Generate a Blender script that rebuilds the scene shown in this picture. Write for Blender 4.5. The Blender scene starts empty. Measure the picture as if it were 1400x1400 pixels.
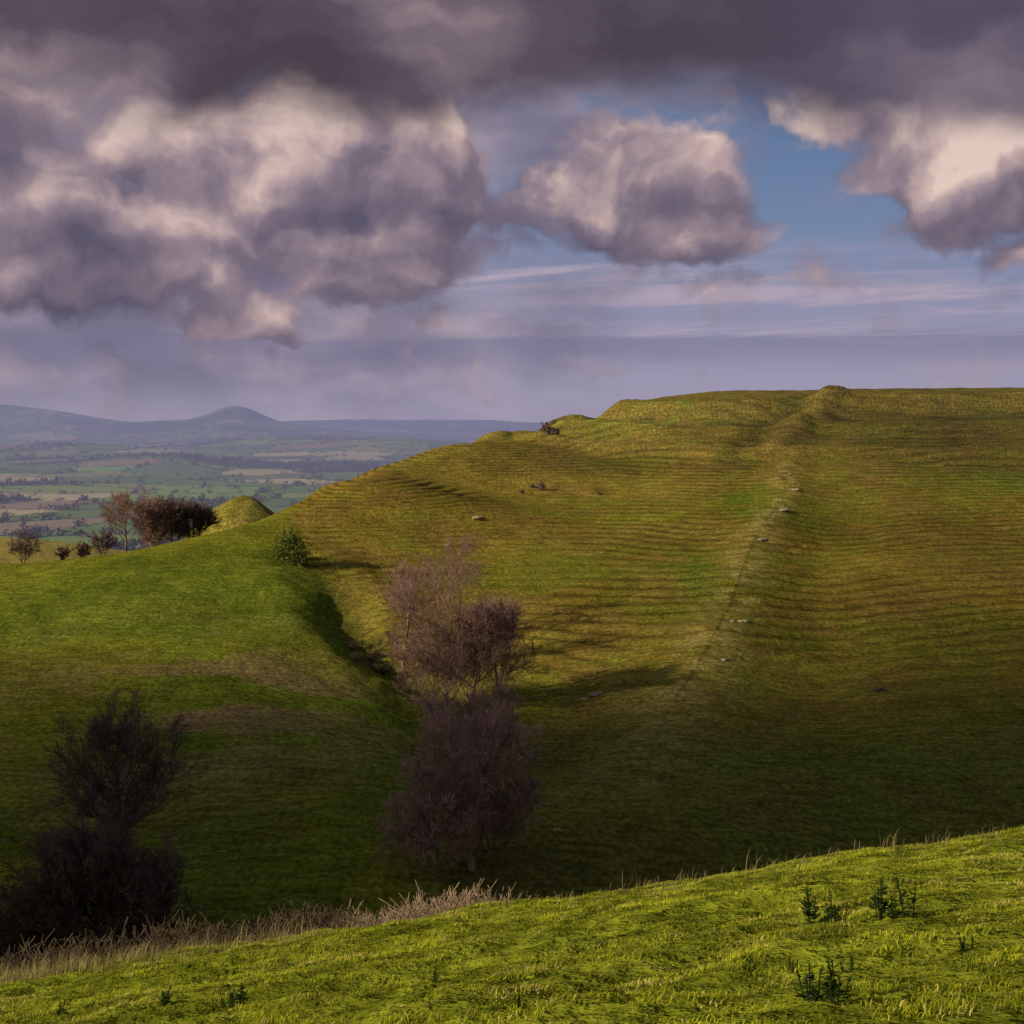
import bpy, math, numpy as np, random, bmesh
from mathutils import Vector
F=1923.0; HY=575.0
def srgb(r,g,b):
    def c(v):
        v/=255.0
        return v/12.92 if v<=0.04045 else ((v+0.055)/1.055)**2.4
    return (c(r),c(g),c(b),1.0)
def wp(px,py,d):   # image pixel and guessed depth -> world position
    return np.array([(px-700)/F*d, d, -(py-HY)/F*d])
# ------------------------------------------------------------------ noise
def h2(ix,iy,seed):
    n=(ix.astype(np.int64)*374761393+iy.astype(np.int64)*668265263+seed*1442695041)&0xffffffff
    n=((n^(n>>13))*1274126177)&0xffffffff
    n=n^(n>>16)
    return (n&0xffffff)/float(0xffffff)
def vn(x,y,seed=0):
    ix=np.floor(x);iy=np.floor(y);fx=x-ix;fy=y-iy
    fx=fx*fx*fx*(fx*(fx*6-15)+10);fy=fy*fy*fy*(fy*(fy*6-15)+10)
    a=h2(ix,iy,seed);b=h2(ix+1,iy,seed);c=h2(ix,iy+1,seed);d=h2(ix+1,iy+1,seed)
    return (a*(1-fx)+b*fx)*(1-fy)+(c*(1-fx)+d*fx)*fy
def fbm(x,y,oct=4,seed=0):
    s=0;a=0.5;t=0
    for i in range(oct):
        s=s+a*vn(x*2**i+i*17.3,y*2**i-i*9.1,seed+i);t+=a;a*=0.5
    return s/t
def sst(a,b,x):
    t=np.clip((x-a)/(b-a),0,1);return t*t*(3-2*t)
# ------------------------------------------------------------------ terrain control
C=[(-200,1320,100),(50,1300,100),(300,1290,100),(450,1270,105),(600,1240,108),(800,1220,115),(1000,1190,122),(1200,1160,128),(1400,1130,135),(1650,1110,140),
(0,1150,120),(0,1000,150),(0,880,190),(0,800,230),(0,775,250),(-200,1000,150),(-200,800,235),(-200,790,250),
(200,1150,120),(200,1000,150),(200,880,188),(200,800,222),(200,754,255),
(380,1150,118),(370,1000,148),(370,880,185),(370,780,230),(365,716,272),(300,725,266),
(450,800,226),(480,855,206),(520,900,190),(580,970,165),(605,1050,141),(620,1150,120),
(620,880,199),(700,1050,145),(710,1150,122),(600,780,245),(700,880,202),
(800,1150,122),(800,1050,143),(800,960,168),(800,880,198),(800,800,235),(800,720,285),(800,660,330),(800,620,362),(800,578,398),
(600,720,275),(600,660,322),(600,611,360),(500,800,230),(500,720,270),(500,647,330),(430,735,262),(430,673,305),(390,695,287),
(700,602,388),(1000,1150,124),(1000,1050,143),(1000,960,166),(1000,880,195),(1000,800,232),(1000,720,278),(1000,660,320),(1000,622,350),(1000,572,395),
(1200,1050,147),(1200,960,170),(1200,880,200),(1200,800,235),(1200,720,280),(1200,660,318),(1200,622,345),(1200,564,395),
(1400,1050,148),(1400,960,172),(1400,880,202),(1400,800,238),(1400,720,283),(1400,660,320),(1400,622,347),(1400,560,395),
(1650,1050,150),(1650,960,174),(1650,800,240),(1650,660,320),(1650,556,395),(900,576,396)]
P=[wp(*c) for c in C]
P+=[np.array(p,float) for p in [(-60,75,-42),(0,80,-42),(60,85,-42),(-140,90,-42),(140,95,-42),(-57,305,-30),(-66,330,-34),
 (-75,350,-37),(-60,375,-40),(-45,415,-42),(-20,450,-36),(15,480,-20),(40,460,-1),(100,470,3),(200,470,3),(60,560,-8),(120,580,0),(220,560,2),
 (-117,350,-38),(-140,420,-39.5),(-167,500,-42),(-200,600,-60),(-85,360,-38),(-105,450,-48),(-140,600,-62),(-190,350,-38),(-220,430,-40),(-260,520,-44),
 (0,620,-45),(-70,540,-55)]]
P=np.array(P); PX=P[:,:2]/100.0
def kern(r2): return 0.5*r2*np.log(r2+1e-12)
NC=len(P)
D2=((PX[:,None]-PX[None])**2).sum(-1)
A_=np.zeros((NC+3,NC+3));A_[:NC,:NC]=kern(D2)+np.eye(NC)*2e-3
A_[:NC,NC]=1;A_[:NC,NC+1:]=PX;A_[NC,:NC]=1;A_[NC+1:,:NC]=PX.T
WT=np.linalg.solve(A_,np.concatenate([P[:,2],[0,0,0]]))
def tps(x,y):
    out=np.empty(len(x))
    for s in range(0,len(x),60000):
        q=np.stack([x[s:s+60000],y[s:s+60000]],1)/100.0
        r2=(q[:,None,0]-PX[None,:,0])**2+(q[:,None,1]-PX[None,:,1])**2
        out[s:s+60000]=kern(r2)@WT[:NC]+WT[NC]+q@WT[NC+1:]
    return np.clip(out,-62,14)
def polyd(x,y,pts):
    best=np.full(x.shape,1e9);side=np.zeros(x.shape);tt=np.zeros(x.shape)
    for i in range(len(pts)-1):
        ax,ay=pts[i];bx,by=pts[i+1];dx,dy=bx-ax,by-ay;L2=dx*dx+dy*dy
        t=np.clip(((x-ax)*dx+(y-ay)*dy)/L2,0,1)
        d=np.hypot(x-ax-t*dx,y-ay-t*dy);m=d<best
        best=np.where(m,d,best);side=np.where(m,np.sign((x-ax)*dy-(y-ay)*dx),side);tt=np.where(m,(i+t)/(len(pts)-1),tt)
    return best,side,tt
def xy(*c): 
    p=wp(*c);return (p[0],p[1])
SPUR=[xy(1080,640,335),xy(1072,690,305),xy(1030,755,262),xy(1000,830,220),xy(955,920,182),xy(900,1000,155),xy(860,1070,140)]
GUL=[xy(405,765,245),xy(440,785,234),xy(465,820,219),xy(474,858,206),xy(512,895,194),xy(575,930,181),xy(610,1000,155),xy(612,1100,130)]
BK1=[xy(640,612,368),xy(700,610,374),xy(790,612,366),xy(900,618,358),xy(1030,628,345),xy(1150,618,347),xy(1280,626,343),xy(1400,632,341),xy(1650,634,340)]
BK2=[xy(740,600,386),xy(820,592,382),xy(900,588,375),xy(1050,590,370),xy(1110,580,370),xy(1250,584,366),xy(1400,584,366),xy(1650,580,366)]
BK4=[xy(826,566,398),xy(870,566,394),xy(930,566,390),xy(1000,566,388),xy(1130,560,388),xy(1250,562,388),xy(1400,560,388),xy(1700,560,388)]
BK3=[xy(1045,632,343),xy(1066,604,356),xy(1095,576,374),xy(1140,552,392)]
TR=xy(332,690,333)
def terr_phase(x,y,z): return (z+.9*(fbm(x/45,y/45,2,4)-.5)+.30*(fbm(x/9,y/9,2,19)-.5))*2*math.pi/.62
def fore(x,y):
    yy=np.maximum(y,-60);q=np.clip(y-25,0,400)
    return -1.7-.284*yy+.143*np.clip(x,-150,150)-.006*q*q
def plain(x,y):
    r=np.hypot(x,y)
    z=-108+22*(fbm(x/900,y/900,4,5)-.5)
    far=sst(3500,6500,r)
    z=z+far*60*(fbm(x/1400+3,y/1800,4,8)-.35)
    u=x/np.maximum(y,1)
    def g(px,d,h,sx,sd): return h*np.exp(-0.5*(((u-(px-700)/F)/(sx/F))**2+((y-d)/sd)**2))*(y>0)
    z=z+g(322,7600,78,32,500)+g(305,7600,110,130,700)+g(0,8600,95,75,700)+g(90,8200,60,60,700)+g(-120,8600,150,120,700)
    z=z+g(520,11500,72,160,900)+g(200,10500,80,200,900)+g(800,12000,50,300,900)
    z=z+g(80,4300,34,110,350)+g(360,5200,48,90,420)+g(560,4700,48,110,420)+g(220,3400,20,70,250)
    return z
def terrain(x,y,detail=True):
    x=np.asarray(x,float).ravel();y=np.asarray(y,float).ravel()
    r=np.hypot(x,y)
    zf=fore(x,y)
    zt=np.full(x.shape,-60.0)
    m=(y>38)&(r<1150)
    if m.any():
        zt[m]=tps(x[m],y[m])
        X=x[m];Y=y[m];z=zt[m]
        hill=sst(-30,-10,X+.18*(Y-200))*sst(120,170,Y)
        nz=fbm(X/26,Y/26,3,3)-.5
        ph=terr_phase(X,Y,z)
        rip=hill*(.105+.16*nz)*(np.sin(ph)+.3*np.sin(2*ph+.8))*sst(-36,-30,z)*sst(3,-4,z)
        mod=.7+.6*fbm(X/15,Y/15,3,15)
        wob=2*(fbm(X/9,Y/9,2,16)-.5)
        for pts,h,wd_ in ((BK1,2.6,3.6),(BK2,2.7,3.4)):
            d,s,t=polyd(X,Y,pts);ds=-s*d+wob
            end=sst(0,.06,t)
            z=z+mod*end*(h*np.exp(-(ds/wd_)**2)-h*1.15*np.exp(-((ds-2.0*wd_)/wd_)**2))
        d,s,t=polyd(X,Y,BK3);ds=s*d+wob
        z=z+mod*(2.2*np.exp(-(ds/4.5)**2)-.9*np.exp(-((ds+9)/5)**2))*sst(0,.15,t)
        d,s,t=polyd(X,Y,BK4);ds=-s*d+wob*.5
        z=z+(4.5*sst(-4,3,ds)+1.3*mod*np.exp(-((ds-2.5)/2.5)**2))*sst(22,32,X)*sst(620,480,Y)
        d,s,t=polyd(X,Y,SPUR);d=np.abs(d+1.6*(fbm(X/8,Y/8,2,17)-.5))
        w=4+6*t
        z=z+.8*np.exp(-(d/w)**2)*sst(1,.8,t)-1.3*np.exp(-((d-14)/9)**2)*(s<0)*sst(1,.7,t)*sst(0,.2,t)
        d,s,t=polyd(X,Y,GUL);d=np.abs(d+2.4*(fbm(X/7,Y/7,3,20)-.5))
        wg=3.0+3*t
        z=z-1.9*np.exp(-(d/wg)**2)*sst(.12,.35,t)*sst(1,.65,t)+.5*np.exp(-((d-8)/4)**2)*sst(1,.6,t)
        p=wp(775,572,394);q=((X-p[0])/7.5)**2+((Y-p[1])/7)**2;z=z+3.4*np.exp(-q**1.3)
        z=z+rip
        z=z+hill*.7*(fbm(X/17,Y/17,3,14)-.5)
        z=z+1.6*(fbm(X/40,Y/40,3,11)-.5)+(.45-.15*hill)*(fbm(X/5,Y/5,3,12)-.5)+.12*(vn(X/1.3,Y/1.3,13)-.5)
        rho=np.hypot(X-TR[0],(Y-TR[1])*.9)+2.2*(fbm(X/7,Y/7,2,18)-.5)
        cap=-17.9-4.9*(np.abs(rho)/8.7)**1.5-.0*X+.5*(fbm(X/3,Y/3,3,12)-.5)
        cap=np.maximum(cap,-60)
        dd=z-cap;z=np.maximum(z,cap)+.8*np.log1p(np.exp(-np.abs(dd)/.8))
        zt[m]=z
    k=1.2
    dd=zf-zt
    z=np.maximum(zf,zt)+k*np.log1p(np.exp(-np.abs(dd)/k))
    nf=sst(80,40,r)
    z=z+nf*(.28*(fbm(x/3.5,y/3.5,3,21)-.5)+.13*(vn(x/.6,y/.6,23)-.5)+.05*(vn(x/.2,y/.2,24)-.5))
    b=sst(540,1000,r)
    if (b>0).any():
        z=z*(1-b)+plain(x,y)*b
    return z
# ------------------------------------------------------------------ mesh helper
def mk(name,V,Fc,mat,attrs=None,smooth=False):
    me=bpy.data.meshes.new(name)
    V=np.asarray(V,np.float32);Fc=np.asarray(Fc,np.int32);k=Fc.shape[1]
    me.vertices.add(len(V));me.vertices.foreach_set('co',V.ravel())
    me.loops.add(Fc.size);me.loops.foreach_set('vertex_index',Fc.ravel())
    me.polygons.add(len(Fc));me.polygons.foreach_set('loop_start',np.arange(0,Fc.size,k,dtype=np.int32))
    me.polygons.foreach_set('loop_total',np.full(len(Fc),k,np.int32))
    if smooth: me.polygons.foreach_set('use_smooth',np.ones(len(Fc),bool))
    me.update(calc_edges=True)
    for nme,a in (attrs or {}).items():
        if a.ndim==1:
            at=me.attributes.new(nme,'FLOAT','POINT');at.data.foreach_set('value',a.astype(np.float32))
        else:
            at=me.attributes.new(nme,'FLOAT_COLOR','POINT');at.data.foreach_set('color',np.concatenate([a,np.ones((len(a),1))],1).astype(np.float32).ravel())
    me.materials.append(mat)
    ob=bpy.data.objects.new(name,me)
    bpy.context.scene.collection.objects.link(ob)
    return ob
class NT:
    def __init__(s,t): s.t=t
    def n(s,ty,**k):
        nd=s.t.nodes.new(ty)
        for a,v in k.items(): setattr(nd,a,v)
        return nd
    def put(s,sock,v):
        if v is None: return
        if isinstance(v,bpy.types.NodeSocket): s.t.links.new(v,sock)
        else: sock.default_value=v
    def m(s,op,a,b=None,c=None,clamp=False):
        nd=s.n('ShaderNodeMath',operation=op,use_clamp=clamp)
        s.put(nd.inputs[0],a);s.put(nd.inputs[1],b);s.put(nd.inputs[2],c);return nd.outputs[0]
    def v(s,op,a,b=None,c=None):
        nd=s.n('ShaderNodeVectorMath',operation=op)
        s.put(nd.inputs[0],a)
        if b is not None: s.put(nd.inputs[1],b)
        if c is not None: s.put(nd.inputs[2],c)
        return nd.outputs['Value'] if op in('DOT_PRODUCT','LENGTH') else nd.outputs[0]
    def noise(s,vec,scale,detail=4,rough=.5,dist=0,col=False,dim='3D'):
        nd=s.n('ShaderNodeTexNoise',noise_dimensions=dim);s.put(nd.inputs['Vector'],vec);nd.inputs['Scale'].default_value=scale
        nd.inputs['Detail'].default_value=detail;nd.inputs['Roughness'].default_value=rough;nd.inputs['Distortion'].default_value=dist
        return nd.outputs['Color'] if col else nd.outputs[0]
    def mr(s,x,a,b,c=0.,d=1.,smooth=True):
        nd=s.n('ShaderNodeMapRange',interpolation_type='SMOOTHSTEP' if smooth else 'LINEAR')
        s.put(nd.inputs[0],x)
        for i,q in enumerate((a,b,c,d)): s.put(nd.inputs[i+1],q)
        return nd.outputs[0]
    def mix(s,f,a,b,bt='MIX'):
        nd=s.n('ShaderNodeMix',data_type='RGBA',blend_type=bt)
        s.put(nd.inputs[0],f);s.put(nd.inputs[6],a);s.put(nd.inputs[7],b);return nd.outputs[2]
    def ramp(s,f,stops):
        nd=s.n('ShaderNodeValToRGB');cr=nd.color_ramp
        cr.elements[0].position=stops[0][0];cr.elements[0].color=stops[0][1]
        cr.elements[1].position=stops[-1][0];cr.elements[1].color=stops[-1][1]
        for p,c in stops[1:-1]:
            e=cr.elements.new(p);e.color=c
        s.put(nd.inputs[0],f);return nd.outputs[0]
def newmat(name):
    m=bpy.data.materials.new(name);m.use_nodes=True;m.node_tree.nodes.clear();return m,NT(m.node_tree)
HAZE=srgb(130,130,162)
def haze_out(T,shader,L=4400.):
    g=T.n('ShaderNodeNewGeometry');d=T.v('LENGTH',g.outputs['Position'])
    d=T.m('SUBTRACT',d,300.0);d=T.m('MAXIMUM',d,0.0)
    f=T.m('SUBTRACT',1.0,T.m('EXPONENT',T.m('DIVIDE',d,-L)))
    e=T.n('ShaderNodeEmission');e.inputs[0].default_value=HAZE;e.inputs[1].default_value=.88  # aerial haze painted in as a glow that grows with distance
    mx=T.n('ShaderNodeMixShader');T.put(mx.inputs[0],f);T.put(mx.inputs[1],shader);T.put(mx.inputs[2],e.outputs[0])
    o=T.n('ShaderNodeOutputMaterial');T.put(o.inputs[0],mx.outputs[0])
# ------------------------------------------------------------------ ground
m_ground,T=newmat('ground_grass')
at=T.n('ShaderNodeAttribute',attribute_name='col');pos=T.n('ShaderNodeNewGeometry').outputs['Position']
n1=T.noise(pos,1.6,4,.7,dim='2D')
ps=T.v('MULTIPLY',pos,(.3,1.,2.0));n3=T.noise(ps,.9,4,.65)
k=T.m('MULTIPLY',T.mr(n1,.3,.7,.60,1.40),T.mr(n3,.3,.7,.70,1.30))
cx=T.n('ShaderNodeCombineXYZ')
for i in range(3): T.put(cx.inputs[i],k)
col=T.v('MULTIPLY',at.outputs['Color'],cx.outputs[0])
bs=T.n('ShaderNodeBsdfDiffuse');T.put(bs.inputs['Color'],col)
bp=T.n('ShaderNodeBump');bp.inputs['Strength'].default_value=.8;bp.inputs['Distance'].default_value=.28;T.put(bp.inputs['Height'],n1);T.put(bs.inputs['Normal'],bp.outputs[0])
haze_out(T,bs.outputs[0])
az=np.concatenate([np.linspace(-math.pi,-math.radians(27),110,endpoint=False),np.linspace(-math.radians(27),math.radians(27),860,endpoint=False),np.linspace(math.radians(27),math.pi,110,endpoint=False)])
rr=np.concatenate([np.geomspace(.4,10,22,endpoint=False),np.linspace(10,42,170,endpoint=False),np.linspace(42,100,70,endpoint=False),np.linspace(100,430,640,endpoint=False),np.geomspace(430,32000,330)])
AZ,RR=np.meshgrid(az,rr);gx=(RR*np.sin(AZ)).ravel();gy=(RR*np.cos(AZ)).ravel()
gz=terrain(gx,gy)
na=len(az);nr=len(rr)
I=np.arange(nr-1)[:,None]*na;J=np.arange(na)[None];J2=(J+1)%na
FC=np.stack([I+J,I+J2,I+na+J2,I+na+J],-1).reshape(-1,4)[:,::-1]
def voro(x,y,cs):
    wx=x+.35*cs*(fbm(x/cs/1.7,y/cs/1.7,2,31)-.5)*2;wy=y+.35*cs*(fbm(x/cs/1.7+9,y/cs/1.7,2,32)-.5)*2
    wx=wx/cs;wy=wy/(cs*1.0);ix=np.floor(wx);iy=np.floor(wy)
    f1=np.full(x.shape,9.);f2=np.full(x.shape,9.);cid=np.zeros(x.shape)
    for a in(-1,0,1):
        for b in(-1,0,1):
            cx_=ix+a;cy_=iy+b;ddx=cx_+.15+.7*h2(cx_,cy_,41)-wx;ddy=cy_+.15+.7*h2(cx_,cy_,42)-wy
            d=np.hypot(ddx,ddy);m=d<f1
            f2=np.where(m,f1,np.minimum(f2,d));cid=np.where(m,h2(cx_,cy_,43),cid);f1=np.where(m,d,f1)
    return cid,(f2-f1)*cs
def C3(*c): return np.array(c,float)
def ground_col(x,y,z):
    r=np.hypot(x,y)
    lo=fbm(x/30,y/30,4,51);mid=fbm(x/7,y/7,4,52);hi=fbm(x/2.2,y/2.2,3,53)
    fo=C3(.16,.18,.014)[None]*(.7+.6*hi[:,None])
    lf=C3(.130,.158,.016)[None]*(.6+.8*mid[:,None])
    br=sst(.45,.6,fbm(x/13,y/9,4,54))*np.exp(-(((x+38)/24)**2+((y-160)/30)**2))
    lf=lf*(1-.8*br[:,None])+C3(.23,.13,.075)[None]*.8*br[:,None]
    ye=sst(.4,.62,lo+.25*sst(205,265,y)-.1)
    lf=lf*(1-.5*ye[:,None])+C3(.21,.185,.02)[None]*.5*ye[:,None]
    mh=C3(.235,.175,.028)[None]*(.6+.8*mid[:,None])
    gr=sst(.40,.60,lo*.6+mid*.4)
    mh=mh*(1-.58*gr[:,None])+C3(.135,.158,.016)[None]*.58*gr[:,None]
    rd=sst(.45,.65,fbm(x/12+7,y/12,4,58))*.4;mh=mh*(1-rd[:,None])+C3(.24,.14,.04)[None]*rd[:,None]
    for (c,sx,sy,a) in [((1020,690,300),6,18,.85),((960,795,238),4,20,.85),((1380,655,325),10,14,.6),((1200,1050,148),30,10,.6),((850,770,250),18,12,.4),((1080,715,285),6,8,.5),((900,590,385),30,14,.45)]:
        p=wp(*c);g=a*np.exp(-(((x-p[0])/sx)**2+((y-p[1])/sy)**2))*sst(.3,.65,mid*.5+hi*.5+.05)
        mh=mh*(1-g[:,None])+C3(.085,.155,.012)[None]*g[:,None]
    zt=np.zeros(len(x));mm=(y>100)&(r<600);zt[mm]=tps(x[mm],y[mm])
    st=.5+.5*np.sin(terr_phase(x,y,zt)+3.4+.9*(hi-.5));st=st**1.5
    mh=mh*(1-.50*(st*sst(-36,-31,z)*(.25+.75*sst(.3,.55,fbm(x/25,y/25,3,57)))*(.5+.5*sst(.25,.5,hi)))[:,None])  # terracette relief shading painted as darker stripes in the ground colour
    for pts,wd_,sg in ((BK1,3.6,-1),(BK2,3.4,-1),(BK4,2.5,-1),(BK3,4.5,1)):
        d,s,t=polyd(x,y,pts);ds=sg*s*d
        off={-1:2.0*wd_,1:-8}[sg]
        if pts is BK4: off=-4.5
        g=.66*np.exp(-((ds-off)/(wd_*.9))**2)*sst(.2,.5,mid);mh=mh*(1-g[:,None])+C3(.05,.055,.013)[None]*g[:,None]  # shade of ditches and scarp foot painted into the ground colour
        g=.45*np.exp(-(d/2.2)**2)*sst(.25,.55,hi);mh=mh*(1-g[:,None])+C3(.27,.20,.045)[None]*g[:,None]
    d,s,t=polyd(x,y,SPUR)
    g=.8*np.exp(-(d/(2.4+3*t))**2)*sst(.35,.6,hi*.6+mid*.4);mh=mh*(1-g[:,None])+C3(.34,.27,.075)[None]*g[:,None]
    vf=sst(-33,-37,z);mh=mh*(1-.6*vf[:,None])+C3(.075,.095,.018)[None]*.6*vf[:,None]
    gx_=np.array([p[0] for p in GUL][::-1]);gy_=np.array([p[1] for p in GUL][::-1])
    xs=np.interp(y,np.concatenate([gy_,[285]]),np.concatenate([gx_,[-47]]))
    w=sst(-4,4,x-xs+6*(mid-.5))
    c=lf*(1-w[:,None])+mh*w[:,None]
    d,s,t=polyd(x,y,GUL);g=.55*np.exp(-(d/4.)**2)*sst(.1,.3,t)*sst(.2,.5,mid);c=c*(1-g[:,None])+C3(.05,.07,.014)[None]*g[:,None]  # gully shade painted dark along its line
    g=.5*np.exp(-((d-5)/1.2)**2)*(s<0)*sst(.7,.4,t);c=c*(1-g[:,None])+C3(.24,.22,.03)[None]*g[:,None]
    rho=np.hypot(x-TR[0],(y-TR[1])*.9);g=sst(24,19,rho);c=c*(1-g[:,None])+(C3(.17,.145,.025)[None]*(.35+1.3*mid[:,None]))*g[:,None]
    g=sst(370,390,y)*sst(560,540,y)*sst(-85,-95,x+.0*y);c=c*(1-g[:,None])+C3(.38,.30,.06)[None]*g[:,None]
    w=sst(62,46,y);c=c*(1-w[:,None])+fo*w[:,None]
    cid,ed=voro(x,y,190.)
    pal=1.25*np.array([[.14,.20,.04],[.19,.23,.045],[.10,.15,.04],[.34,.30,.14],[.23,.17,.10],[.16,.25,.04],[.13,.16,.05],[.38,.32,.16],[.11,.17,.04],[.20,.21,.07]])
    pc=pal[np.clip((cid*10).astype(int),0,9)]*(.85+.3*mid[:,None])
    he=sst(14,7,ed);pc=pc*(1-.7*he[:,None])+C3(.06,.06,.035)[None]*.7*he[:,None]
    wd=sst(.6,.63,fbm(x/500,y/600,4,61));pc=pc*(1-.75*wd[:,None])+C3(.07,.065,.04)[None]*.75*wd[:,None]
    b=sst(560,700,r)
    return c*(1-b[:,None])+pc*b[:,None]
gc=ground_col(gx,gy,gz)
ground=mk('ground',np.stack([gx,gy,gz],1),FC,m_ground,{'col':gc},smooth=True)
# ------------------------------------------------------------------ plant material
def plantmat(name,col,var=.4,haze=False):
    m,T=newmat(name)
    at=T.n('ShaderNodeAttribute',attribute_name='v')
    pos=T.n('ShaderNodeNewGeometry').outputs['Position'];nn=T.noise(pos,1.1,2)
    k=T.m('MULTIPLY',T.mr(at.outputs['Fac'],0.,1.,1-var,1+var,False),T.mr(nn,.3,.7,.75,1.25))
    cx=T.n('ShaderNodeCombineXYZ')
    for i in range(3): T.put(cx.inputs[i],k)
    c=T.v('MULTIPLY',col[:3],cx.outputs[0])
    b=T.n('ShaderNodeBsdfDiffuse');T.put(b.inputs[0],c)
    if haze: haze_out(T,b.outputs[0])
    else:
        o=T.n('ShaderNodeOutputMaterial');T.put(o.inputs[0],b.outputs[0])
    return m
# ------------------------------------------------------------------ foreground grass blades
m_grass,T=newmat('grass_blades')
at=T.n('ShaderNodeAttribute',attribute_name='col')
b1=T.n('ShaderNodeBsdfDiffuse');T.put(b1.inputs[0],at.outputs['Color'])
b2=T.n('ShaderNodeBsdfTranslucent');T.put(b2.inputs[0],at.outputs['Color'])
mx=T.n('ShaderNodeMixShader');mx.inputs[0].default_value=.35;T.put(mx.inputs[1],b1.outputs[0]);T.put(mx.inputs[2],b2.outputs[0])
o=T.n('ShaderNodeOutputMaterial');T.put(o.inputs[0],mx.outputs[0])
rng=np.random.default_rng(7)
def blades(x,y,h,w,col,lean,name,mat):
    n=len(x);z=terrain(x,y)-.01
    a=rng.uniform(0,2*math.pi,n);wx=np.cos(a)*w*.5;wy=np.sin(a)*w*.5
    la=rng.normal(.3,1.2,n);lx=np.cos(la)*lean*h;ly=np.sin(la)*lean*h
    V=np.zeros((n,5,3))
    V[:,0]=np.stack([x-wx,y-wy,z],1);V[:,1]=np.stack([x+wx,y+wy,z],1)
    V[:,2]=np.stack([x-wx*.7+lx*.35,y-wy*.7+ly*.35,z+h*.6],1);V[:,3]=np.stack([x+wx*.7+lx*.35,y+wy*.7+ly*.35,z+h*.6],1)
    V[:,4]=np.stack([x+lx,y+ly,z+h*(1-.25*lean)],1)
    b=np.arange(n)[:,None]*5
    Fc=np.concatenate([b+np.array([[0,1,3]]),b+np.array([[0,3,2]]),b+np.array([[2,3,4]])],0)
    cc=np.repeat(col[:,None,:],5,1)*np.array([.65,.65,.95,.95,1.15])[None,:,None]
    return mk(name,V.reshape(-1,3),Fc,mat,{'col':cc.reshape(-1,3)})
NB=380000
yy=np.sqrt(rng.uniform(9.5**2,38**2,NB));xx=rng.uniform(-.46,.46,NB)*yy
cl=fbm(xx/.6,yy/.6,3,71);cl2=fbm(xx/1.6,yy/1.3,4,72)
hh=(.016+.056*sst(.42,.78,cl))*rng.uniform(.6,1.4,NB)
base=np.array([.46,.49,.028])[None]*(.45+1.1*cl2[:,None])
straw=(rng.uniform(0,1,NB)<(.07+.38*sst(.48,.7,fbm(xx/1.3,yy/1.,3,73))))
base[straw]=np.array([.68,.55,.18])
dk=sst(.49,.62,fbm(xx/.7+5,yy/.6,4,74));base=base*(1-.66*dk[:,None])+np.array([.08,.11,.012])[None]*.66*dk[:,None]
base*=rng.uniform(.7,1.3,(NB,1))
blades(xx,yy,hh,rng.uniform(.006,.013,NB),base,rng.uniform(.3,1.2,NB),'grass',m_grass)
tx=[];ty=[];th=[]
for i in range(1100):
    if rng.uniform()<.75: px=abs(rng.normal(0,1))*190-10
    else: px=rng.uniform(300,1400)
    d=rng.uniform(25,34);tx.append((px-700)/F*d);ty.append(d);th.append(rng.uniform(.12,.42) if rng.uniform()<.93 else rng.uniform(.45,.7))
tx=np.array(tx);ty=np.array(ty);th=np.array(th)
reps=3;tx=np.repeat(tx,reps)+rng.normal(0,.12,len(tx)*reps);ty=np.repeat(ty,reps)+rng.normal(0,.12,len(ty)*reps);th=np.repeat(th,reps)*rng.uniform(.6,1.05,len(th)*reps)
tc=np.array([.36,.29,.12])[None]*rng.uniform(.5,1.2,(len(tx),1))
blades(tx,ty,th,np.full(len(tx),.014),tc,rng.uniform(.15,.7,len(tx)),'tall_grass',m_grass)
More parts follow.
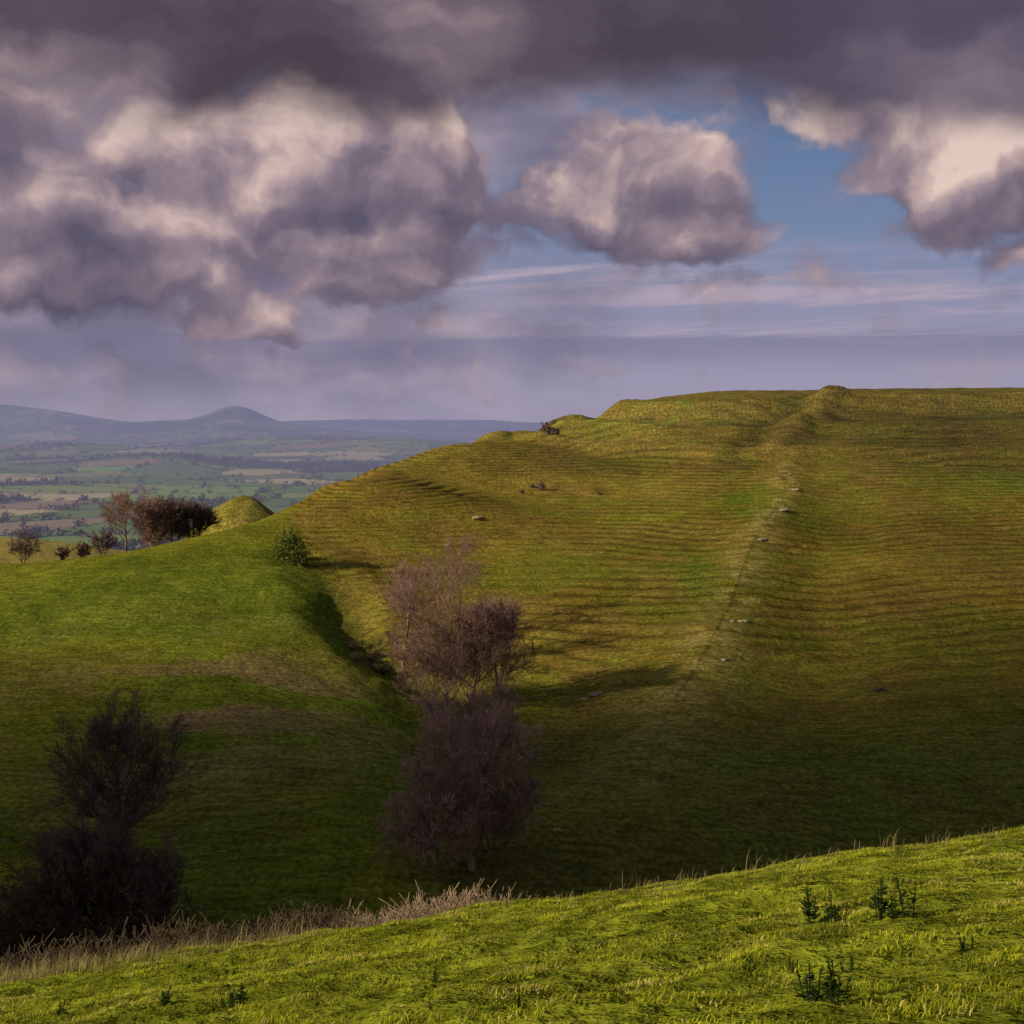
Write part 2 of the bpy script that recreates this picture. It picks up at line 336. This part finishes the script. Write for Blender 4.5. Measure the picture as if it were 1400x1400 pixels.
# ------------------------------------------------------------------ bare trees
def grow(seed,H,spread=1.0,trunk=.25,stems=1,dense=1.0,rmin=.02,levels=4,crown0=.25,wide=1.0,nch0=(13,8,6,4)):
    R=random.Random(seed);S=[]
    def rv(): return Vector((R.gauss(0,1),R.gauss(0,1),R.gauss(0,1)))
    nch=[max(2,int(v*dense)) for v in nch0]
    def br(p,d,L,r,lv):
        ns=[6,4,3,2,2][lv] if lv<5 else 2
        pts=[p.copy()];dirs=[d.copy()]
        for i in range(ns):
            d=(d+rv()*(.08 if lv==0 else .17)+Vector((0,0,.07 if lv else .05))).normalized()
            q=p+d*(L/ns);r2=max(r*(1-.6*(i+1)/ns),rmin*.5)
            S.append((p,q,max(r*(1-.6*i/ns),rmin*.5),r2));p=q;pts.append(p);dirs.append(d)
        if lv>=levels: return
        c=nch[min(lv,3)]
        for k in range(c):
            t=(crown0 if lv==0 else .2)+(1-(crown0 if lv==0 else .2))*((k+R.random()*.9)/c)
            i=min(int(t*ns),ns-1);f=t*ns-i
            q=pts[i].lerp(pts[i+1],min(f,1));dd=dirs[i+1]
            side=rv();side=(side-dd*side.dot(dd)).normalized()
            if lv==0: side=Vector((math.cos(k*2.4+seed),math.sin(k*2.4+seed),0))
            ang=R.uniform(.5,.95)*(1.1 if lv==0 else 1)
            nd=(dd*math.cos(ang)+side*math.sin(ang)*spread+Vector((0,0,.15))).normalized()
            prof=(.75+.6*math.sin(math.pi*min(t*1.0,1)))*(1.15-.6*t) if lv==0 else (1.1-.45*t)
            ll=L*(.46*wide if lv==0 else .60)*R.uniform(.7,1.15)*prof
            br(q,nd,ll,max(r*(1-.6*t)*.45,rmin*.5),lv+1)
    for s in range(stems):
        a=s*2*math.pi/stems+R.random();o=Vector((math.cos(a),math.sin(a),0))*(0 if stems==1 else H*.05*R.uniform(.5,1.6))
        tilt=0 if stems==1 else R.uniform(.1,.45)
        d=Vector((math.cos(a)*tilt,math.sin(a)*tilt,1)).normalized()
        br(o,d,H*.85*R.uniform(.75,1.0),trunk*(1 if stems==1 else .6),0)
    A=np.array([[*a,*b,r0,r1] for a,b,r0,r1 in S])
    p0=A[:,:3];p1=A[:,3:6];d=p1-p0;d/=np.linalg.norm(d,axis=1,keepdims=True)+1e-9
    up=np.where(np.abs(d[:,2:3])<.9,np.array([[0,0,1.]]),np.array([[1.,0,0]]))
    u=np.cross(d,up);u/=np.linalg.norm(u,axis=1,keepdims=True);v=np.cross(d,u)
    K=3;V=np.zeros((len(A),2*K,3))
    for k in range(K):
        c,s=math.cos(2*math.pi*k/K),math.sin(2*math.pi*k/K)
        V[:,k]=p0+(u*c+v*s)*A[:,6:7];V[:,K+k]=p1+(u*c+v*s)*A[:,7:8]
    b=np.arange(len(A))[:,None]*2*K
    Fc=np.concatenate([b+np.array([[k,(k+1)%K,K+(k+1)%K,K+k]]) for k in range(K)],0)
    zmax=np.quantile(A[:,5],.995);V*=H/zmax
    V[:,:,2]-=.3 if H>2 else .02
    vv=np.repeat(np.random.default_rng(seed).uniform(0,1,len(A))*.6+.4*np.clip(A[:,5]/zmax,0,1),2*K)
    return V.reshape(-1,3),Fc,vv
m_bark=plantmat('winter_twigs',(.27,.165,.13),.45)
m_barkfill=plantmat('fill_lit_winter_twigs',(.38,.245,.20),.45)  # brighter twig copy, stands in for fill light on the shaded trees
m_barkd=plantmat('dark_winter_twigs',(.14,.09,.08),.45)
m_under=plantmat('dark_scrub_twigs',(.075,.055,.035),.45)
m_scrub=plantmat('dry_scrub_twigs',(.24,.17,.11),.45)
m_green=plantmat('evergreen_leaves',(.095,.115,.024),.5)
def place(name,px,d,H,seed,mat,**kw):
    x,y=(px-700)/F*d,d
    z=float(terrain([x],[y])[0])
    V,Fc,vv=grow(seed,H,**kw)
    o=mk(name,V,Fc,mat,{'v':vv});o.location=(x,y,z);o.rotation_euler=(0,0,seed*1.3);return o
place('bare_tree',550,190,16.,1,m_bark,trunk=.28,dense=1.1,rmin=.036,crown0=.1,wide=1.1)
place('bare_tree',612,212,14.,2,m_bark,trunk=.18,dense=.95,rmin=.032,wide=1.1)
place('bare_tree',585,205,11,12,m_bark,trunk=.16,dense=.9,rmin=.032,stems=2)
place('bare_tree',640,166,15.,3,m_bark,trunk=.28,dense=1.3,rmin=.048,crown0=.08,wide=1.4)
place('bare_tree',682,172,12.,13,m_bark,trunk=.22,dense=1.15,rmin=.044,crown0=.08,wide=1.3)
place('bare_tree',600,168,10.,14,m_bark,trunk=.2,dense=1.0,rmin=.042,stems=2,crown0=.06,wide=1.3)
place('bare_tree',650,148,8.5,34,m_barkfill,trunk=.2,dense=1.05,rmin=.038,stems=2,crown0=.05,wide=1.3)
place('bare_tree',622,140,6.5,36,m_barkfill,trunk=.16,dense=.95,rmin=.036,stems=2,crown0=.05,wide=1.2)
place('bare_tree',645,114,13.8,4,m_barkfill,trunk=.3,dense=1.25,rmin=.038,crown0=.06,wide=1.15)
place('bare_tree',598,112,9.5,15,m_barkfill,trunk=.2,dense=1.,rmin=.034,stems=2,crown0=.06,wide=1.1)
place('bare_tree',678,117,9.,16,m_barkfill,trunk=.2,dense=1.,rmin=.034,stems=2,crown0=.06,wide=1.)
place('bare_tree',565,112,6.5,26,m_barkfill,trunk=.15,dense=.9,rmin=.032,stems=2,crown0=.05,wide=1.2)
place('bare_tree',165,118,13.2,5,m_barkd,trunk=.35,dense=1.35,rmin=.038,crown0=.06,wide=1.6)
place('bare_tree',105,112,9.5,35,m_barkd,trunk=.25,dense=1.1,rmin=.038,crown0=.06,wide=1.4)
place('bare_tree',140,98,9.8,6,m_barkd,trunk=.3,dense=1.1,rmin=.036,crown0=.05,stems=3,wide=1.3)
place('bare_tree',85,97,8.5,27,m_barkd,trunk=.3,dense=1.1,rmin=.034,crown0=.05,stems=3,wide=1.3)
place('bare_tree',200,97,7.5,28,m_barkd,trunk=.3,dense=1.1,rmin=.034,crown0=.05,stems=3,wide=1.3)
place('bare_tree',25,96,5.5,17,m_barkd,trunk=.3,dense=1.1,rmin=.034,crown0=.05,stems=3,wide=1.3)
place('bare_tree',172,268,13,7,m_bark,trunk=.3,dense=1.05,rmin=.05,wide=1.6)
place('hawthorn_tree',238,272,9.6,8,m_barkd,trunk=.3,dense=1.,rmin=.065,stems=3,crown0=.06,wide=1.5)
place('hawthorn_tree',266,276,8.4,18,m_barkd,trunk=.3,dense=1.,rmin=.065,stems=3,crown0=.06,wide=1.5)
place('hawthorn_tree',208,274,11.,19,m_bark,trunk=.3,dense=1.,rmin=.06,stems=3,crown0=.06,wide=1.5)
place('hawthorn_tree',32,258,6.6,9,m_barkd,trunk=.25,dense=.9,rmin=.055,stems=2,crown0=.1,wide=1.6)
place('hawthorn_tree',140,262,5.,10,m_barkd,trunk=.2,dense=.85,rmin=.05,stems=2,crown0=.1,wide=1.4)
place('hawthorn_tree',88,262,3.2,20,m_barkd,trunk=.2,dense=.85,rmin=.05,stems=2,crown0=.1,wide=1.4)
place('hawthorn_tree',112,263,3.8,23,m_barkd,trunk=.2,dense=.85,rmin=.05,stems=2,crown0=.1,wide=1.4)
def bush(name,spots,mat,seed,leaf=.12,cnt=260):
    R=np.random.default_rng(seed);Vs=[];vs=[]
    for (px,d,w,h) in spots:
        x0,y0=(px-700)/F*d,d
        n=int(cnt)
        a=R.normal(0,1,(n,3));a/=np.linalg.norm(a,axis=1,keepdims=True);a*=R.uniform(.45,1.0,(n,1))*(1+.35*np.sin(a[:,:1]*5+a[:,1:2]*4+seed))
        c=a*np.array([w/2,w/2,h*.55]);c[:,2]=np.abs(c[:,2]+h*.35)
        zz=terrain([x0],[y0])[0]
        c+=np.array([x0,y0,zz])
        t=R.normal(0,leaf,(n,3,3));Vs.append((c[:,None]+t).reshape(-1,3));vs.append(np.repeat(R.uniform(0,1,n),3))
    V=np.concatenate(Vs);Fc=np.arange(len(V)).reshape(-1,3)
    return mk(name,V,Fc,mat,{'v':np.concatenate(vs)})
bush('holly_bush',[(395,240,4.6,6.6),(408,238,4.,4.6),(386,243,3.6,4.),(400,239,3,7.2)],m_green,3,.14,1500)
bush('gorse_bush',[(747,370,3.6,3.2),(758,369,2.6,2.0)],m_barkd,4,.2,500)
bush('gorse_bush',[(741,322,1.8,2.4)],m_barkd,5,.14,350)
bush('gorse_bush',[(714,318,1.2,1.2),(728,324,1.2,.8),(820,318,1.,.6)],m_barkd,6,.12,200)
bush('gorse_bush',[(1200,176,1.4,.45),(1206,176,.9,.35)],m_barkd,9,.08,200)
RR_=random.Random(5)
def scrub(name,spots,mat,seed,h0,h1,topy):
    Vs=[];Fs=[];vs=[];off=0;R=random.Random(seed)
    protos=[grow(seed*10+k,1.0,spread=1.3,trunk=.02,stems=5,dense=.95,rmin=.011,levels=2,crown0=.1,wide=1.4,nch0=(9,6,5,4)) for k in range(3)]
    for (px,d) in spots:
        V,Fc,vv=protos[R.randrange(3)]
        x,y=(px-700)/F*d,d;z=terrain([x],[y])[0]
        ztop=-(topy(px)-HY)/F*d
        h=max(h0,min(h1,(ztop-z)))*R.uniform(.7,1.08)
        a=R.random()*6.28;c,s=math.cos(a),math.sin(a)
        Q=V.copy()*np.array([h*1.1,h*1.1,h]);Q=np.stack([Q[:,0]*c-Q[:,1]*s+x,Q[:,0]*s+Q[:,1]*c+y,Q[:,2]+z],1)
        Vs.append(Q);Fs.append(Fc+off);vs.append(vv);off+=len(Q)
    return mk(name,np.concatenate(Vs),np.concatenate(Fs),mat,{'v':np.concatenate(vs)})
edge=lambda px:1335-px*.143
scrub('bramble_scrub',[(RR_.uniform(475,675),RR_.uniform(44,54)) for i in range(110)],m_scrub,3,1.0,5.,lambda px:edge(px)-8-16*math.exp(-((px-625)/45)**2))
scrub('hawthorn_scrub',[(RR_.uniform(-20,450),RR_.uniform(44,56)) for i in range(150)],m_under,4,1.,5.5,lambda px:edge(px)-6-26*abs(math.sin(px*.017+.4)))
scrub('gully_scrub',[(RR_.gauss(505,26),RR_.uniform(186,204)) for i in range(26)],m_under,6,.9,1.5,lambda px:860)
# ------------------------------------------------------------------ weeds in the foreground
m_weed=plantmat('weed_leaves',(.035,.055,.014),.5)
def weed(name,px,py,h,seed):
    R=np.random.default_rng(seed)
    ds=np.linspace(10,34,400);xs=(px-700)/F*ds;zs=terrain(xs,ds);i=np.argmax(zs/ds*-1<(py-HY)/F)
    x,y,z=xs[i],ds[i],zs[i]
    V=[];Fc=[];vv=[]
    for s in range(R.integers(3,6)):
        a=R.uniform(0,6.28);lean=R.uniform(.05,.3);hh=h*R.uniform(.6,1)
        bx,by=np.cos(a)*.05,np.sin(a)*.05
        def pt(t): return np.array([bx+np.cos(a)*lean*hh*t,by+np.sin(a)*lean*hh*t,hh*t])
        for j in range(5):
            t0,t1=j/5,(j+1)/5;p,q=pt(t0),pt(t1);w=.007
            for ww in (np.array([w,0,0]),np.array([0,w,0])):
                b=len(V);V+=[p-ww,p+ww,q+ww*.7,q-ww*.7];Fc.append([b,b+1,b+2,b+3]);vv+=[.3]*4
        for j in range(20):
            t=R.uniform(.1,1);p=pt(t);b_=R.uniform(0,6.28);L=h*.28*(1.15-t*.7)*R.uniform(.6,1.2)
            dr=np.array([np.cos(b_),np.sin(b_),R.uniform(-.1,.6)]);sd=np.array([-np.sin(b_),np.cos(b_),0])*L*.24
            b=len(V);V+=[p,p+dr*L*.5+sd,p+dr*L,p+dr*L*.5-sd];Fc.append([b,b+1,b+2,b+3]);vv+=[R.uniform(0,1)]*4
    o=mk(name,np.array(V),np.array(Fc),m_weed,{'v':np.array(vv)});o.location=(x,y,z-.02);return o
for i,(px,py,h) in enumerate([(1112,1262,.48),(1138,1262,.34),(1150,1262,.3),(1205,1258,.48),(1222,1256,.3),(1242,1255,.5),(1110,1368,.32),(1150,1362,.3),(1142,1372,.25),(222,1375,.3),(325,1375,.32),(312,1380,.22),(80,1385,.22),(1160,1330,.17),(590,1345,.17),(1320,1300,.17),(700,1375,.15),(1080,1330,.15)]):
    weed('thistle_plant',px,py,h,100+i)
# ------------------------------------------------------------------ pale rocks on the spur
m_rock,T=newmat('limestone');pos=T.n('ShaderNodeNewGeometry').outputs['Position'];nn=T.noise(pos,3.,5)
c=T.ramp(nn,[(.3,(.22,.17,.09,1)),(.7,(.46,.38,.24,1))]);b=T.n('ShaderNodeBsdfDiffuse');T.put(b.inputs[0],c);o=T.n('ShaderNodeOutputMaterial');T.put(o.inputs[0],b.outputs[0])
bm=bmesh.new();R=random.Random(2)
for (px,py,d,s) in [(1085,682,310,.8),(1070,708,289,.9),(1042,746,264,.7),(1015,846,208,.7),(1000,850,206,.4),(990,905,185,.5),(652,710,282,1.),(612,740,262,.5),(815,951,171,.8),(800,955,170,.5),(1078,655,325,.6),(765,1135,124,.35),(1050,1150,124,.3),(1008,795,235,.4)]:
    x,y=(px-700)/F*d,d;z=float(terrain([x],[y])[0])
    for k in range(3):
        r=bmesh.ops.create_icosphere(bm,subdivisions=2,radius=s*R.uniform(.4,.8))
        ox,oy=R.uniform(-.8,.8)*s,R.uniform(-.8,.8)*s
        for v in r['verts']:
            v.co=Vector((v.co.x*1.3*(1+.25*math.sin(v.co.y*9)),v.co.y,v.co.z*.5*(1+.3*math.sin(v.co.x*8))))+Vector((x+ox,y+oy,z+.1*s))
me=bpy.data.meshes.new('limestone_rocks');bm.to_mesh(me);me.materials.append(m_rock);ob=bpy.data.objects.new('limestone_rocks',me);bpy.context.scene.collection.objects.link(ob)
# ------------------------------------------------------------------ trees & hedgerows of the vale
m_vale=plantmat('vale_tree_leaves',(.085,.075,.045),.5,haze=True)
nn_=90000
yy=np.exp(rng.uniform(math.log(800),math.log(6500),nn_));xx=rng.uniform(-.48,.12,nn_)*yy
cid,ed=voro(xx,yy,190.);wd=fbm(xx/500,yy/600,4,61)
keep=((ed<5)&(vn(xx/60,yy/60,81)>.42))|((wd>.612)&(rng.uniform(0,1,nn_)<.35))|(rng.uniform(0,1,nn_)<.004)
xx=xx[keep][:7000];yy=yy[keep][:7000];nt=len(xx);zz=terrain(xx,yy)
s=rng.uniform(2.5,6,nt)
K=26
a=rng.normal(0,1,(nt,K,3));a/=np.linalg.norm(a,axis=2,keepdims=True);a*=rng.uniform(.6,1,(nt,K,1))
c=a*s[:,None,None]*np.array([1,1,.75])+np.stack([xx,yy,zz+s*.6],1)[:,None]
t=rng.normal(0,.55,(nt,K,3,3))*s[:,None,None,None]*.5
V=(c[:,:,None]+t).reshape(-1,3);vv=np.repeat(rng.uniform(0,1,nt*K),3)
mk('distant_trees',V,np.arange(len(V)).reshape(-1,3),m_vale,{'v':vv})
# ------------------------------------------------------------------ sun & unseen cloud sheet added to shade the valley
EL=math.radians(22);SH=np.array([-.90,-.435]);SH/=np.linalg.norm(SH)
S=np.array([SH[0]*math.cos(EL),SH[1]*math.cos(EL),math.sin(EL)])
sun=bpy.data.lights.new('sun','SUN');sun.energy=5.;sun.angle=math.radians(.5);sun.color=(1,.86,.64)
so=bpy.data.objects.new('sun',sun);bpy.context.scene.collection.objects.link(so)
so.rotation_euler=Vector(-S).to_track_quat('-Z','Y').to_euler();so.location=(-300,-150,200)
H=520.
spots=[(0,1250,103,28,.97),(130,1230,105,32,.97),(350,1150,118,32,.98),(600,1180,116,28,.90),(850,1150,122,30,.95),(1100,1100,135,32,.95),(1350,1070,145,34,.95),(1600,1060,145,40,.95),
 (150,1050,138,28,.9),(400,1040,141,27,.88),(600,1010,148,13,.35),(60,940,167,24,.55),(1250,970,168,25,.65),(1450,900,195,36,.72),(1000,1000,158,18,.6),(1350,740,270,36,.4),(1250,600,360,40,.45),(1500,600,360,60,.5),(760,1010,155,16,.6),
 (900,640,340,20,.3),(560,880,200,12,.25),(1170,800,238,16,.4),(1020,600,370,14,.45),(860,830,220,12,.3)]
cp=[]
for px,py,d,rad,a in spots:
    G=wp(px,py,d);t=(H-G[2])/S[2];q=G+S*t;cp.append((q[0],q[1],rad,a))
cp=np.array(cp)
NG=260
cxs=np.linspace(cp[:,0].min()-110,cp[:,0].max()+110,NG);cys=np.linspace(cp[:,1].min()-110,cp[:,1].max()+110,NG)
CX,CY=np.meshgrid(cxs,cys);X=CX.ravel();Y=CY.ravel()
tr=np.ones(len(X))
wx=X+20*(fbm(X/40,Y/40,3,91)-.5);wy=Y+20*(fbm(X/40,Y/40,3,92)-.5)
for cx0,cy0,rad,a in cp: tr*=1-a*np.exp(-(((wx-cx0)**2+(wy-cy0)**2)/(rad**2))**1.3)
den=np.clip(1-tr,0,1)*(.85+.3*fbm(X/25,Y/25,4,93));den=np.clip(den,0,.985)
G=np.array([0,22,-8.]);q=G+S*((H-G[2])/S[2]);
e=((X-q[0]))**2/(60**2)+((Y-q[1]))**2/(27**2);den*=sst(.6,1.5,e)
Zc=H+6*fbm(X/30,Y/30,3,94)-3
I=np.arange(NG-1)[:,None]*NG;J=np.arange(NG-1)[None]
FCc=np.stack([I+J,I+J+1,I+NG+1+J,I+NG+J],-1).reshape(-1,4)
FCc=FCc[den[FCc].max(1)>.01]
m_cl,T=newmat('shadow_cloud_sheet');at=T.n('ShaderNodeAttribute',attribute_name='den')
d_=T.n('ShaderNodeBsdfDiffuse');d_.inputs[0].default_value=(.8,.8,.82,1);tp=T.n('ShaderNodeBsdfTransparent')
mx=T.n('ShaderNodeMixShader');T.put(mx.inputs[0],at.outputs['Fac']);T.put(mx.inputs[1],tp.outputs[0]);T.put(mx.inputs[2],d_.outputs[0])
o=T.n('ShaderNodeOutputMaterial');T.put(o.inputs[0],mx.outputs[0])
mk('shadow_cloud',np.stack([X,Y,Zc],1),FCc,m_cl,{'den':den},smooth=True)  # out-of-view sheet, density shaped to throw shade on the chosen spots
# ------------------------------------------------------------------ world
w=bpy.data.worlds.new('World');bpy.context.scene.world=w;w.use_nodes=True;w.node_tree.nodes.clear()
try: w.cycles.sampling_method='NONE'
except Exception as ex: print(ex)
K_=1/F
blobs=[(30,235,150,100,1.),(250,205,85,60,.9),(360,225,125,80,1.),(500,200,140,90,1.1),(600,235,85,85,1.),(430,290,210,60,.8),(100,345,210,70,1.),(500,345,150,50,.9),(180,400,230,40,.6),
(830,235,95,80,1.),(765,290,70,45,.8),(900,290,115,75,1.),(985,330,80,40,.8),
(1150,170,80,38,.8),(1260,215,115,65,1.),(1350,270,100,70,1.),(1420,210,130,110,1.),(1395,372,60,22,.6),
(345,438,62,28,1.),(600,443,40,18,.4),(490,395,110,35,.55)]
g=bpy.data.node_groups.new('cloud_density','ShaderNodeTree')
g.interface.new_socket('Q',in_out='INPUT',socket_type='NodeSocketVector');g.interface.new_socket('D',in_out='OUTPUT',socket_type='NodeSocketFloat')
T=NT(g);gi=T.n('NodeGroupInput');go=T.n('NodeGroupOutput');q=gi.outputs[0];acc=0.0
for bx,by,rx,ry,a in blobs:
    d=T.v('MULTIPLY_ADD',q,(1/(rx*1.25*K_),1/(ry*1.25*K_),0.),(-(bx-700)/(rx*1.25),-(HY-by)/(ry*1.25),0.))
    e=T.m('MAXIMUM',T.m('SUBTRACT',1.0,T.v('DOT_PRODUCT',d,d)),0.0)
    acc=T.m('MULTIPLY_ADD',e,a,acc)
acc=T.m('POWER',acc,.75)
nd=T.noise(q,17.,5,.5,dim='2D')
acc=T.m('ADD',acc,T.m('MULTIPLY',T.m('SUBTRACT',nd,.5),1.3))
T.put(go.inputs[0],acc)
T=NT(w.node_tree)
gen=T.n('ShaderNodeTexCoord').outputs['Generated'];sx=T.n('ShaderNodeSeparateXYZ');T.put(sx.inputs[0],gen)
azn=T.m('ARCTAN2',sx.outputs[0],sx.outputs[1]);eln=T.m('ARCSINE',sx.outputs[2])
cb=T.n('ShaderNodeCombineXYZ');T.put(cb.inputs[0],azn);T.put(cb.inputs[1],eln);p=cb.outputs[0]
wn=T.noise(p,13.,4,.5,0,True,'2D');q=T.v('ADD',p,T.v('MULTIPLY',T.v('SUBTRACT',wn,(.5,.5,.5)),(.085,.06,0.)))
def dens(v):
    gn=T.n('ShaderNodeGroup');gn.node_tree=g;T.put(gn.inputs[0],v);return gn.outputs[0]
D0=dens(q);D1=dens(T.v('ADD',q,(-.013,.022,0.)))
fn=T.noise(p,45.,4,.55,dim='2D')
alpha=T.mr(T.m('MULTIPLY_ADD',T.m('SUBTRACT',fn,.5),.6,D0),.0,.66)
shade=T.m('MULTIPLY_ADD',T.m('SUBTRACT',D0,D1),.58,.43)
big=T.noise(p,8.,2,.5,dim='2D');shade=T.m('ADD',shade,T.m('MULTIPLY',T.m('SUBTRACT',big,.5),.8));shade=T.m('ADD',shade,T.m('MULTIPLY',T.m('SUBTRACT',fn,.5),.34))
ccol=T.ramp(shade,[(0.,srgb(92,86,106)),(.3,srgb(118,106,122)),(.55,srgb(150,132,142)),(.78,srgb(190,166,165)),(1.,srgb(226,201,190))])
sky=T.n('ShaderNodeTexSky',sky_type='NISHITA');sky.sun_disc=False;sky.sun_elevation=EL;sky.sun_rotation=math.atan2(S[0],S[1]);sky.air_density=1.2;sky.dust_density=1.5
gbl=T.ramp(T.m('DIVIDE',eln,.32,clamp=True),[(0.,srgb(160,153,176)),(.22,srgb(146,145,172)),(.42,srgb(116,134,168)),(.7,srgb(84,114,154)),(1.,srgb(72,100,142))])
sxx=T.n('ShaderNodeCombineXYZ');T.put(sxx.inputs[0],azn);T.put(sxx.inputs[1],T.m('MULTIPLY',T.m('SUBTRACT',eln,T.m('MULTIPLY',azn,.03)),17.))
st=T.noise(sxx.outputs[0],4.,4,.55,.3,dim='2D')
stm=T.m('MULTIPLY',T.mr(st,.42,.7),T.m('MULTIPLY',T.mr(eln,.02,.05),T.mr(eln,.085,.135,1.,0.)))
skyc=T.mix(T.m('MULTIPLY',stm,.7),gbl,srgb(186,168,182))
sn=T.noise(T.v('MULTIPLY',p,(1.,2.6,1.)),10.,5,.5,dim='2D')
sl=T.m('MULTIPLY_ADD',T.m('SUBTRACT',sn,.5),.30,azn)
slm=T.m('MULTIPLY',T.mr(sl,-.12,.12,1.,0.),T.mr(eln,.15,.09,.0,1.))
slm2=T.m('MULTIPLY',T.mr(sl,.08,.18,1.,0.),T.mr(eln,.14,.19))
slm3=T.m('MULTIPLY',T.mr(sl,-.12,.07,1.,0.),T.mr(eln,.07,.13))
sm=T.m('MAXIMUM',T.m('MAXIMUM',slm,slm2),slm3)
grey=T.ramp(T.m('MULTIPLY_ADD',T.m('SUBTRACT',big,.5),.4,sn),[(.3,srgb(116,112,136)),(.5,srgb(134,127,148)),(.7,srgb(160,147,162))])
skyc=T.mix(T.m('MULTIPLY',sm,T.mr(eln,.0,.045,.35,.95)),skyc,grey)
lb=T.m('MULTIPLY',T.mr(T.m('MULTIPLY_ADD',T.m('SUBTRACT',st,.5),.02,eln),.028,.052),T.mr(T.m('MULTIPLY_ADD',T.m('SUBTRACT',st,.5),.02,eln),.056,.062,1.,0.))
skyc=T.mix(T.m('MULTIPLY',lb,.55),skyc,srgb(118,117,146))
dl=T.m('ABSOLUTE',T.m('SUBTRACT',T.m('SUBTRACT',eln,.103),T.m('MULTIPLY',azn,.10)))
cs=T.m('MULTIPLY',T.mr(T.m('ADD',dl,T.m('MULTIPLY',T.m('SUBTRACT',st,.5),.012)),.0003,.0035,1.,0.),T.m('MULTIPLY',T.mr(azn,-.08,-.03),T.mr(azn,.03,.09,1.,0.)))
skyc=T.mix(T.m('MULTIPLY',cs,.5),skyc,srgb(196,178,190))
c1=T.mix(alpha,skyc,ccol)
tn=T.noise(T.v('MULTIPLY',p,(1.,1.6,1.)),5.,5,.5,dim='2D');te=T.m('ADD',eln,T.m('MULTIPLY',T.m('SUBTRACT',tn,.5),.11))
ta=T.mr(te,.188,.238)
tn2=T.noise(T.v('MULTIPLY',q,(1.,2.2,1.)),4.2,5,.5,dim='2D')
tb=T.m('SUBTRACT',T.m('ADD',tn2,T.mr(azn,-.4,-.15,.13,0.)),T.m('MULTIPLY',T.mr(azn,-.25,-.12),T.mr(azn,-.02,.1,.09,0.)))
tcol=T.ramp(tb,[(.34,srgb(74,65,76)),(.48,srgb(90,80,93)),(.58,srgb(116,102,113)),(.72,srgb(156,138,142))])
tcol=T.mix(T.mr(azn,.0,.35,0.,.5),tcol,srgb(86,82,106))
c2=T.mix(ta,c1,tcol)
hn=T.noise(gen,3.,3,.55);hm=T.m('MULTIPLY',T.mr(hn,.48,.6,1.,0.),T.mr(eln,.38,.55))
emi=T.n('ShaderNodeBackground');T.put(emi.inputs[0],c2);emi.inputs[1].default_value=1.
nis=T.n('ShaderNodeBackground');T.put(nis.inputs[0],sky.outputs[0]);nis.inputs[1].default_value=.08
mx=T.n('ShaderNodeMixShader');T.put(mx.inputs[0],hm);T.put(mx.inputs[1],emi.outputs[0]);T.put(mx.inputs[2],nis.outputs[0])
o=T.n('ShaderNodeOutputWorld');T.put(o.inputs[0],mx.outputs[0])
# ------------------------------------------------------------------ camera
cam=bpy.data.cameras.new('camera');co=bpy.data.objects.new('camera',cam);bpy.context.scene.collection.objects.link(co)
co.location=(0,0,0);co.rotation_euler=(math.pi/2,0,0);cam.sensor_width=36;cam.lens=36*F/1400;cam.shift_y=-125/1400;cam.clip_end=60000;cam.clip_start=.1
bpy.context.scene.camera=co
sc=bpy.context.scene;sc.view_settings.view_transform='Standard';sc.view_settings.look='None';sc.view_settings.exposure=0
